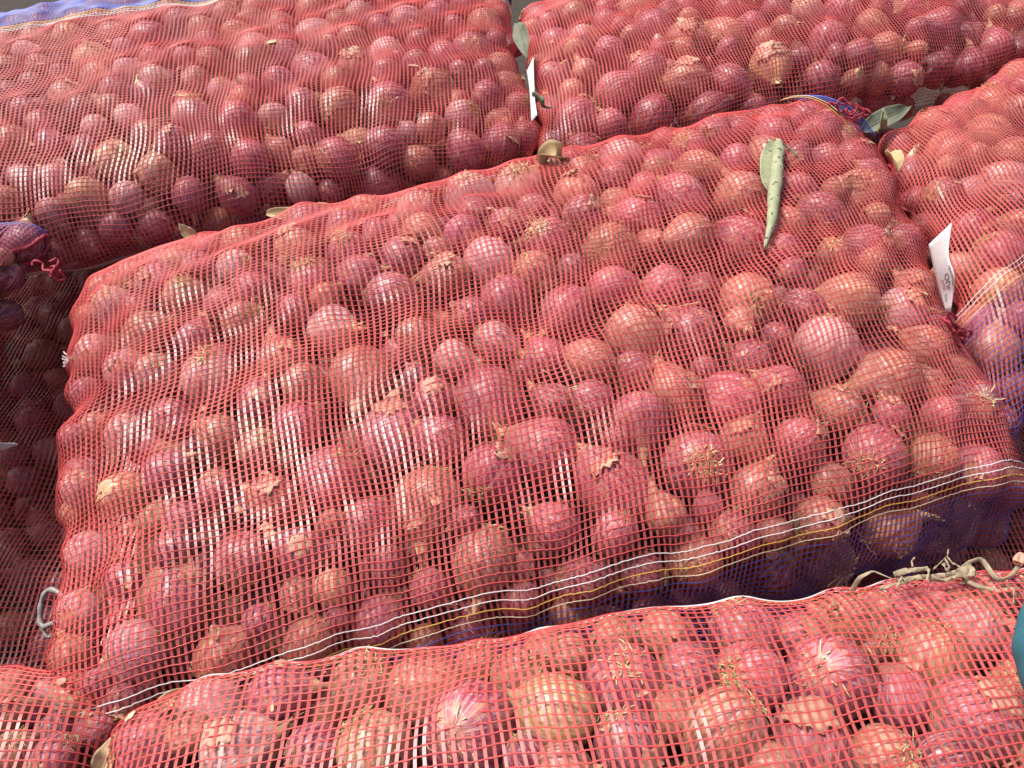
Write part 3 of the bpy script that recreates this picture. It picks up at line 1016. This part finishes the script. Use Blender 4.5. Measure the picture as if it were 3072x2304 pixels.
M_SAGE = leaf_material('sage_leaf', (0.20, 0.225, 0.115), (0.33, 0.34, 0.20))
M_GREY = leaf_material('grey_green_leaf', (0.07, 0.08, 0.045), (0.15, 0.16, 0.10), amount=0.75)
M_TAN = leaf_material('dry_tan_leaf', (0.30, 0.20, 0.09), (0.50, 0.38, 0.20), amount=0.72)
M_STALK = straw_material('dry_stalk', (0.17, 0.125, 0.075), (0.40, 0.32, 0.20), 0.8, 140)
M_PAPER = straw_material('white_paper', (0.58, 0.555, 0.55), (0.66, 0.64, 0.635), 0.85, 300)
M_INK = straw_material('dark_ink', (0.03, 0.05, 0.035), (0.04, 0.06, 0.04), 0.8)
M_INKRED = straw_material('red_ink', (0.45, 0.08, 0.06), (0.5, 0.1, 0.08), 0.8)
M_STRAP = straw_material('grey_plastic', (0.20, 0.18, 0.165), (0.32, 0.30, 0.28), 0.45, 60)
M_TEAL = straw_material('teal_cloth', (0.02, 0.11, 0.145), (0.035, 0.16, 0.20), 0.9, 900)


def leaf(name, label, cat, spine, width, mat, curl=0.5, lift=0.0, seed=0, stem=None, group=None, stand=0.0):
    r = np.random.default_rng(seed)
    n, m = 22, 11
    S_ = catmull(spine, n)
    T = np.gradient(S_, axis=0)
    T /= np.linalg.norm(T, axis=1)[:, None]
    up = np.array([0.0, -0.45, 1.0])
    A = np.cross(T, up)
    A /= np.linalg.norm(A, axis=1)[:, None] + 1e-9
    N = np.cross(A, T)
    if stand:
        A, N = A * math.cos(stand) + N * math.sin(stand), N * math.cos(stand) - A * math.sin(stand)
    t = np.linspace(0, 1, n)
    w = width * (np.sin(np.clip(t * 1.02 + 0.02, 0, 1) ** 0.8 * math.pi) ** 0.75 + 0.06)
    j = np.linspace(-1, 1, m)
    ph = r.uniform(0, 6.28, 3)
    G = np.zeros((n, m, 3))
    for i in range(n):
        for k in range(m):
            off = w[i] * j[k]
            z = curl * w[i] * j[k] ** 2 + 0.12 * width * math.sin(9 * t[i] + ph[0] + 2 * j[k]) * abs(j[k]) + 0.05 * width * math.sin(23 * t[i] + ph[1]) * abs(j[k])
            z -= 0.10 * width * math.exp(-(j[k] / 0.12) ** 2)
            G[i, k] = S_[i] + A[i] * off * (1 - 0.25 * curl * abs(j[k])) + N[i] * (z + lift)
    root = link(name, None)
    root['label'], root['category'] = label, cat
    if group:
        root['group'] = group
    link('blade', sheet(G, 'blade', mat, 0.0006), root)
    V, F = tubes([S_ + N * lift - N * 0.0006 if stem is None else np.concatenate([catmull(stem, 8)[::-1], S_ + N * lift])], 0.0009, 5)
    link('midrib', mesh_np('midrib', V, F, mat), root)
    return root


# curled sage-green leaf on the middle sack
Pn = [on_net('A', x, y) for x, y in ((2330, 440), (2322, 520), (2315, 600), (2306, 680), (2293, 762))]
sp = catmull([p + nn * 0.0035 for p, nn in Pn], 30)
Tn = np.gradient(sp, axis=0)
Tn /= np.linalg.norm(Tn, axis=1)[:, None]
upv = np.mean([nn for _, nn in Pn], axis=0)
Rt = np.cross(Tn, upv)
Rt /= np.linalg.norm(Rt, axis=1)[:, None]
if (Rt @ CR).mean() < 0:
    Rt = -Rt
Up = np.cross(Rt, Tn)
if (Up @ upv).mean() < 0:
    Up = -Up
tt = np.linspace(0, 1, 30)
rad = (0.0082 + 0.0007 * np.sin(tt * 17) + 0.0005 * np.sin(tt * 41)) * (np.clip(tt * 5 + 0.25, 0, 1) * np.clip((1.03 - tt) * 2.6, 0.10, 1)) ** 0.8
bw = 0.019 * np.clip(np.sin(np.clip((tt + 0.06) / 0.62, 0, 1) * math.pi), 0, 1) ** 0.7
G = np.zeros((30, 34, 3))
for i in range(30):
    for k in range(34):
        if k < 10:
            f = 1 - k / 10
            x = -bw[i] * f - rad[i] * 0.2
            z = 0.002 + 0.0035 * f * f + 0.0012 * math.sin(i * 0.9) * f
        else:
            a = -math.pi / 2 + (k - 10) / 23 * math.radians(400)
            r_ = rad[i] * (1 - 0.22 * (k - 10) / 23) * (1 + 0.03 * math.sin(i * 1.3 + k * 0.4))
            x, z = r_ * math.cos(a), rad[i] + r_ * math.sin(a) + 0.002
        G[i, k] = sp[i] + Rt[i] * x + Up[i] * z
lf = link('curled_leaf', None)
lf['label'], lf['category'] = 'curled grey-green dry leaf with dark spots lying on the middle sack', 'leaf'
link('blade', sheet(G, 'blade', M_SAGE, 0.0007), lf)
st = catmull([sp[0] + Up[0] * 0.006, *[on_net('A', x, y)[0] + upv * 0.004 for x, y in ((2350, 440), (2372, 455), (2388, 478))]], 12)
V, F = tubes([st], 0.0013, 6)
link('stem', mesh_np('stem', V, F, M_GREY), lf)

LG = 'dry leaves caught between the sacks'
leaf('dry_leaf', 'long brown dry leaf tucked behind the middle of the back edge', 'leaf', [at(800, 640, -0.05), at(880, 646, -0.05), at(960, 630, -0.05), at(1065, 634, -0.05)], 0.011, M_TAN, 0.35, 0, 1, group=LG)
leaf('dry_leaf', 'small yellowish pointed leaf sticking up behind the middle sack', 'leaf', [at(590, 722, -0.05), at(560, 696, -0.04), at(537, 671, -0.03)], 0.008, M_TAN, 0.5, 0, 2, group=LG)
leaf('dry_leaf', 'grey-green leaf hanging in the gap between the two back sacks', 'leaf', [at(1552, 70, -0.02), at(1568, 120, -0.02), at(1582, 178, -0.03)], 0.014, M_GREY, 0.25, 0, 3, group=LG, stand=-0.5)
leaf('dry_leaf', 'small green leaf curled into a loop in the back gap', 'leaf', [at(1600, 312, -0.02), at(1607, 288, 0.0), at(1622, 300, 0.0), at(1626, 322, -0.01), at(1655, 322, -0.01)], 0.008, M_GREY, 0.6, 0, 4, group=LG, stand=0.9)
leaf('dry_leaf', 'crumpled brown leaf at the foot of the back gap', 'leaf', [at(1625, 500, -0.03), at(1648, 468, -0.01), at(1668, 462, 0.0), at(1690, 486, -0.02)], 0.015, M_TAN, 0.9, 0, 5, group=LG)
leaf('dry_leaf', 'broad dark leaf lying beyond the knotted corner of the middle sack', 'leaf', [at(2590, 392, -0.05), at(2650, 358, -0.04), at(2735, 318, -0.03)], 0.016, M_GREY, 0.3, 0, 6, group=LG)
leaf('dry_leaf', 'pale upright leaf strip standing on the broad dark leaf', 'leaf', [at(2632, 395, -0.02), at(2646, 360, 0.0), at(2650, 326, 0.012)], 0.007, M_SAGE, 0.9, 0, 7, group=LG)
leaf('dry_leaf', 'crinkled tan leaf wedged between middle sack and slanting-weave sack', 'leaf', [at(2662, 465, -0.01), at(2690, 482, 0.0), at(2694, 516, -0.01)], 0.011, M_TAN, 0.8, 0, 8, group=LG)
leaf('dry_leaf', 'tan leaf pinched under the front corner of the middle sack', 'leaf', [at(460, 2150, -0.05), at(525, 2104, -0.04), at(620, 2068, -0.04)], 0.009, M_TAN, 0.4, 0, 9, group=LG)
leaf('dry_leaf', 'olive-tan leaf standing beside the end of the front sack', 'leaf', [at(300, 2330, -0.04), at(325, 2262, -0.03), at(348, 2200, -0.03)], 0.008, M_TAN, 0.5, 0, 10, group=LG)

# paper tags
def paper(name, label, left, right, yl, yr, printed=()):
    """A standing sheet: left and right edges given in the photo, at their own distances."""
    n, m = 16, 8
    L_ = catmull([CO + ray(x, y) * (d / ray(x, y)[1]) for (x, y), d in zip(left, yl)], n)
    R_ = catmull([CO + ray(x, y) * (d / ray(x, y)[1]) for (x, y), d in zip(right, yr)], n)
    q = np.linspace(0, 1, m)[None, :, None]
    G = L_[:, None] * (1 - q) + R_[:, None] * q
    root = link(name, None)
    root['label'], root['category'] = label, 'paper tag'
    link('sheet', sheet(G, 'sheet', M_PAPER, 0.0004), root)
    N = np.cross(np.gradient(G, axis=0), np.gradient(G, axis=1))
    N /= np.linalg.norm(N, axis=2)[..., None] + 1e-9
    if ((G - CO) * N).sum() > 0:
        N = -N
    for text, i0, i1, j0, j1, mat in printed:
        cu = bpy.data.curves.new('print', 'FONT')
        cu.body = text
        tmp = bpy.data.objects.new('print', cu)
        COL.objects.link(tmp)
        dg = bpy.context.evaluated_depsgraph_get()
        me = bpy.data.meshes.new_from_object(tmp.evaluated_get(dg))
        bpy.data.objects.remove(tmp)
        co = np.array([v.co[:] for v in me.vertices])
        a = (co[:, 0] - co[:, 0].min()) / (np.ptp(co[:, 0]) + 1e-9)
        b = (co[:, 1] - co[:, 1].min()) / (np.ptp(co[:, 1]) + 1e-9)
        fi = (i0 + (i1 - i0) * a) * (n - 1)
        fj = (j0 + (j1 - j0) * b) * (m - 1)
        ii, jj = np.clip(fi.astype(int), 0, n - 2), np.clip(fj.astype(int), 0, m - 2)
        fa, fb = (fi - ii)[:, None], (fj - jj)[:, None]
        pos = (G[ii, jj] * (1 - fa) + G[ii + 1, jj] * fa) * (1 - fb) + (G[ii, jj + 1] * (1 - fa) + G[ii + 1, jj + 1] * fa) * fb + N[ii, jj] * 0.0006
        me.vertices.foreach_set('co', pos.astype(np.float32).ravel())
        me.materials.clear()
        me.materials.append(mat)
        me.update()
        link('print', me, root)
    return root


paper('paper_tag', 'white printed paper tag standing between middle sack and slanting-weave sack',
      [(2786, 733), (2800, 800), (2812, 850), (2818, 880), (2838, 935)], [(2855, 668), (2842, 770), (2866, 825), (2862, 870), (2852, 935)],
      (0.655, 0.64, 0.63, 0.625, 0.60), (0.65, 0.625, 0.60, 0.60, 0.59),
      (('ditions', 0.44, 0.70, 0.97, 0.83, M_INK), ('OUL', 0.50, 0.74, 0.74, 0.50, M_INK), ('NA', 0.55, 0.70, 0.44, 0.28, M_INKRED), ('KD-OVI', 0.86, 0.76, 0.30, 0.52, M_INK)))
paper('paper_tag', 'narrow white paper tag seen edge-on between the two back sacks',
      [(1580, 215), (1588, 262), (1592, 320), (1594, 365)], [(1600, 172), (1602, 240), (1604, 300), (1612, 345)],
      (1.12, 1.08, 1.02, 0.99), (1.12, 1.08, 1.02, 0.99))
paper('paper_scrap', 'white paper scrap at the left edge over the dark gap',
      [(-40, 1330), (-20, 1345), (0, 1352), (10, 1350)], [(-30, 1320), (10, 1330), (40, 1328), (56, 1333)], (0.52, 0.52, 0.52, 0.52), (0.52, 0.52, 0.52, 0.52))

# grey strap loop and frayed white cord at the left side of the middle sack
pth = catmull([at(215, 1822, -0.10), at(180, 1778, -0.10), at(145, 1764, -0.10), at(124, 1800, -0.11), at(118, 1868, -0.12), at(128, 1884, -0.12), at(160, 1868, -0.11), at(215, 1858, -0.10)], 34)
tl = catmull([at(128, 1880, -0.12), at(138, 1912, -0.125), at(155, 1912, -0.125), at(160, 1880, -0.12)], 14)
sl = link('plastic_strap', None)
sl['label'], sl['category'] = 'grey plastic strap looped beside the lower left of the middle sack', 'strap'
for nm, q, rr in (('loop', pth, 0.0024), ('tail', tl, 0.0018)):
    V, F = tubes([q], rr * (1 + 0.18 * np.sin(np.arange(len(q)) * 1.7)), 8)
    link(nm, mesh_np(nm, V, F, M_STRAP), sl)
r_ = np.random.default_rng(5)
fr = []
for k in range(16):
    a = at(216 + r_.uniform(-3, 3), 1074 + r_.uniform(-6, 6), -0.06)
    b = at(190 + r_.uniform(-5, 6), 1056 + k * 3.0 + r_.uniform(-3, 3), -0.06 + r_.uniform(-0.008, 0.008))
    fr.append(catmull([a, (a + b) / 2 + r_.normal(0, 0.0015, 3), b], 6))
V, F = tubes(fr, 0.0006, 4)
link('frayed_cord', mesh_np('frayed_cord', V, F, M_WHITE), label='frayed white cord end fanning out at the left edge of middle sack', category='cord')

# tangle of dried stalks between the middle and front sacks
tg = link('dried_stalks', None)
tg['label'], tg['category'] = 'tangle of dried onion stalks lying on the back of the front sack', 'stalks'


def stalk(pts, w, z=0.0, flat=0.35, mat=M_STALK, nm='stalk', n=36):
    zs = z if isinstance(z, (list, tuple)) else [z] * len(pts)
    q = catmull([at(x, y, zz) for (x, y), zz in zip(pts, zs)], n)
    T = np.gradient(q, axis=0)
    T /= np.linalg.norm(T, axis=1)[:, None]
    A = np.cross(T, np.array([0.1, -0.5, 0.85]))
    A /= np.linalg.norm(A, axis=1)[:, None]
    B = np.cross(A, T)
    r = np.random.default_rng(int(pts[0][0]) + int(pts[0][1]))
    tws = np.cumsum(r.normal(0, 0.22, n))
    ww = 0.62 * w * (1 + 0.15 * np.sin(np.linspace(0, r.uniform(5, 12), n) + r.uniform(0, 6)))
    ring = []
    for k in range(8):
        a = k * math.pi / 4
        ca, sa = math.cos(a), math.sin(a) * flat
        x = ca * np.cos(tws) - sa * np.sin(tws)
        y = ca * np.sin(tws) + sa * np.cos(tws)
        ring.append(q + (A * x[:, None] + B * y[:, None]) * ww[:, None])
    V = np.concatenate(ring)
    i = np.arange(8 * n).reshape(8, n)
    j = np.roll(i, -1, axis=0)
    F = np.stack([i[:, :-1], j[:, :-1], j[:, 1:], i[:, 1:]], -1).reshape(-1, 4)
    link(nm, mesh_np(nm, V, F, mat), tg)


stalk([(2545, 1788), (2580, 1732), (2618, 1712), (2680, 1738), (2700, 1742)], 0.0026, [-0.02, 0.0, 0.004, 0.006, 0.006])
stalk([(2690, 1742), (2760, 1730), (2830, 1728), (2880, 1712), (2900, 1690), (2945, 1672), (2968, 1712), (2995, 1745), (3035, 1728), (3060, 1690)], 0.0030, 0.006)
stalk([(2682, 1724), (2720, 1712), (2785, 1706)], 0.0034, 0.010, 0.25)
stalk([(2712, 1746), (2738, 1734), (2762, 1732)], 0.0036, 0.012, 0.4)
stalk([(2790, 1736), (2830, 1742), (2870, 1728), (2905, 1712)], 0.0060, 0.006, 0.3)
stalk([(2905, 1690), (2912, 1722), (2890, 1742)], 0.0055, 0.006, 0.3)
stalk([(2900, 1742), (2940, 1762), (2990, 1772), (3060, 1768)], 0.0030, 0.004)
stalk([(2640, 1770), (2680, 1752), (2720, 1748)], 0.0020, 0.005)
stalk([(2800, 1708), (2826, 1684), (2842, 1668), (2846, 1648)], 0.0012, 0.012)
stalk([(2842, 1670), (2858, 1690), (2880, 1700)], 0.0014, 0.012)
stalk([(2836, 1676), (2850, 1704), (2838, 1712), (2830, 1690)], 0.0022, 0.012)
stalk([(2738, 1700), (2735, 1684), (2744, 1672)], 0.0011, 0.0)
stalk([(2690, 1764), (2698, 1742), (2706, 1730)], 0.0012, 0.014)
stalk([(2780, 1742), (2786, 1722), (2786, 1706)], 0.0016, 0.012)
stalk([(3040, 1810), (3042, 1790), (3042, 1772)], 0.0012, 0.012)
stalk([(3048, 1688), (3050, 1672), (3062, 1664), (3068, 1680), (3058, 1690)], 0.0045, 0.010, 0.7, M_FLAKE, 'dried_bulb_tip', 20)

# teal cloth hanging in at the right edge
cz = np.linspace(0, 1, 26)
ca = np.linspace(0, 2 * math.pi, 40)
cen = CO + ray(3140, 1955) * 0.47
G = np.zeros((26, 40, 3))
for i in range(26):
    w = 0.0165 * math.sin(math.pi * (0.08 + 0.84 * cz[i])) ** 0.6
    for k in range(40):
        fold = 1 + 0.05 * math.sin(5 * ca[k] + 4 * cz[i]) + 0.03 * math.sin(9 * cz[i] * 2 + 2 * ca[k])
        G[i, k] = cen + CR * w * fold * math.cos(ca[k]) + CF * w * fold * math.sin(ca[k]) + CU * (0.5 - cz[i]) * 0.068
link('teal_cloth', sheet(G, 'teal_cloth', M_TEAL, 0.0012), label='teal cloth edge reaching in over the right end of front sack', category='cloth')


# knotted red yarn at sack corners
def knot(key, px, py, z, size, seed):
    r = np.random.default_rng(seed)
    c = at(px, py, z)
    paths = []
    for k in range(7):
        p = c + r.normal(0, size * 0.25, 3)
        d = r.normal(size=3)
        pts = [p]
        for q in range(9):
            d = d + r.normal(0, 0.8, 3) + (c - p) / size * 0.5
            d /= np.linalg.norm(d)
            p = p + d * size * 0.30
            pts.append(p)
        paths.append(catmull(pts, 26))
    V, F = tubes(paths, 0.0015, 5)
    link('corner_knot', mesh_np('corner_knot', V, F, M_YARN), SACKS[key].root)


for k, (dx, dy, mat) in enumerate(((13, -9, M_YELLOW), (20, -13, M_CREAM), (34, -13, M_BLUE), (44, -14, M_BLUE), (54, -14, M_BLUE), (63, -12, M_BLUE), (72, -9, M_BLUE), (80, -5, M_BLUE))):
    q = catmull([at(x + dx, y + dy, z) for x, y, z in ((2330, 310, -0.03), (2365, 300, -0.012), (2415, 301, -0.004), (2465, 322, -0.006), (2515, 365, -0.016), (2545, 410, -0.03))], 26)
    V, F = tubes([q], 0.0007, 5)
    link('border_thread', mesh_np('border_thread', V, F, mat), SACKS['A'].root)
knot('A', 2548, 322, 0.0, 0.020, 1)
knot('D', 2866, 985, -0.04, 0.018, 2)
knot('H', 150, 815, -0.05, 0.014, 3)

# loose skin and straw caught on and just under the nets
LV, LF, LM, lb = [], [], [], 0
r_ = np.random.default_rng(77)
for key, cnt in (('A', 60), ('B', 36), ('C', 20), ('D', 14), ('E', 24), ('F', 6)):
    P, N = NETS[key]
    P, N = P.reshape(-1, 3), N.reshape(-1, 3)
    x, y, zz = project(P)
    vis = np.flatnonzero((((P - CO) * N).sum(1) < 0) & (x > 0) & (x < 3072) & (y > 0) & (y < 2304) & (N[:, 2] > 0.1))
    for i in r_.choice(vis, cnt):
        c, n = P[i], N[i]
        a = r_.normal(size=3)
        a -= n * (a @ n)
        a /= np.linalg.norm(a)
        b = np.cross(n, a)
        c = c + n * (0.0008 if r_.random() < 0.1 else -r_.uniform(0.002, 0.012))
        if r_.random() < 0.6:
            la, lw = r_.uniform(0.003, 0.009), r_.uniform(0.002, 0.005)
            k = 5
            G = np.array([[c + a * la * (q / 2 - 1) * r_.uniform(0.8, 1.2) + b * lw * (w - 1) * (1 - 0.5 * abs(q / 2 - 1)) * r_.uniform(0.6, 1.3) + n * (0.0012 * (w - 1) ** 2 + r_.normal(0, 0.0005)) for w in range(3)] for q in range(k)])
            V = G.reshape(-1, 3)
            ii = np.arange(k * 3).reshape(k, 3)
            F = np.stack([ii[:-1, :-1], ii[1:, :-1], ii[1:, 1:], ii[:-1, 1:]], -1).reshape(-1, 4)
            m = int(r_.random() < 0.4)
        else:
            la = r_.uniform(0.006, 0.02)
            cv = r_.normal(0, 0.25) * la
            V, F = tubes([np.array([c + a * la * t + b * cv * t * t * 4 for t in np.linspace(-0.5, 0.5, 6)])], 0.00035, 3)
            m = 2
        LV.append(V)
        LF.append(F + lb)
        LM.append(np.full(len(F), m))
        lb += len(V)
link('onion_skin_litter', mesh_np('onion_skin_litter', np.concatenate(LV), np.concatenate(LF), [M_FLAKE, M_NECK, M_ROOT], True, np.concatenate(LM)), kind='stuff', label='loose onion skin and root scraps caught in the nets', category='litter')
0 and print('TRIS', sum(len(o.data.polygons) * 2 for o in scene.objects if o.type == 'MESH'), 'HEAP', len(bpy.data.objects['onion_heap'].data.polygons) * 2, 'FILL', len(FILL))
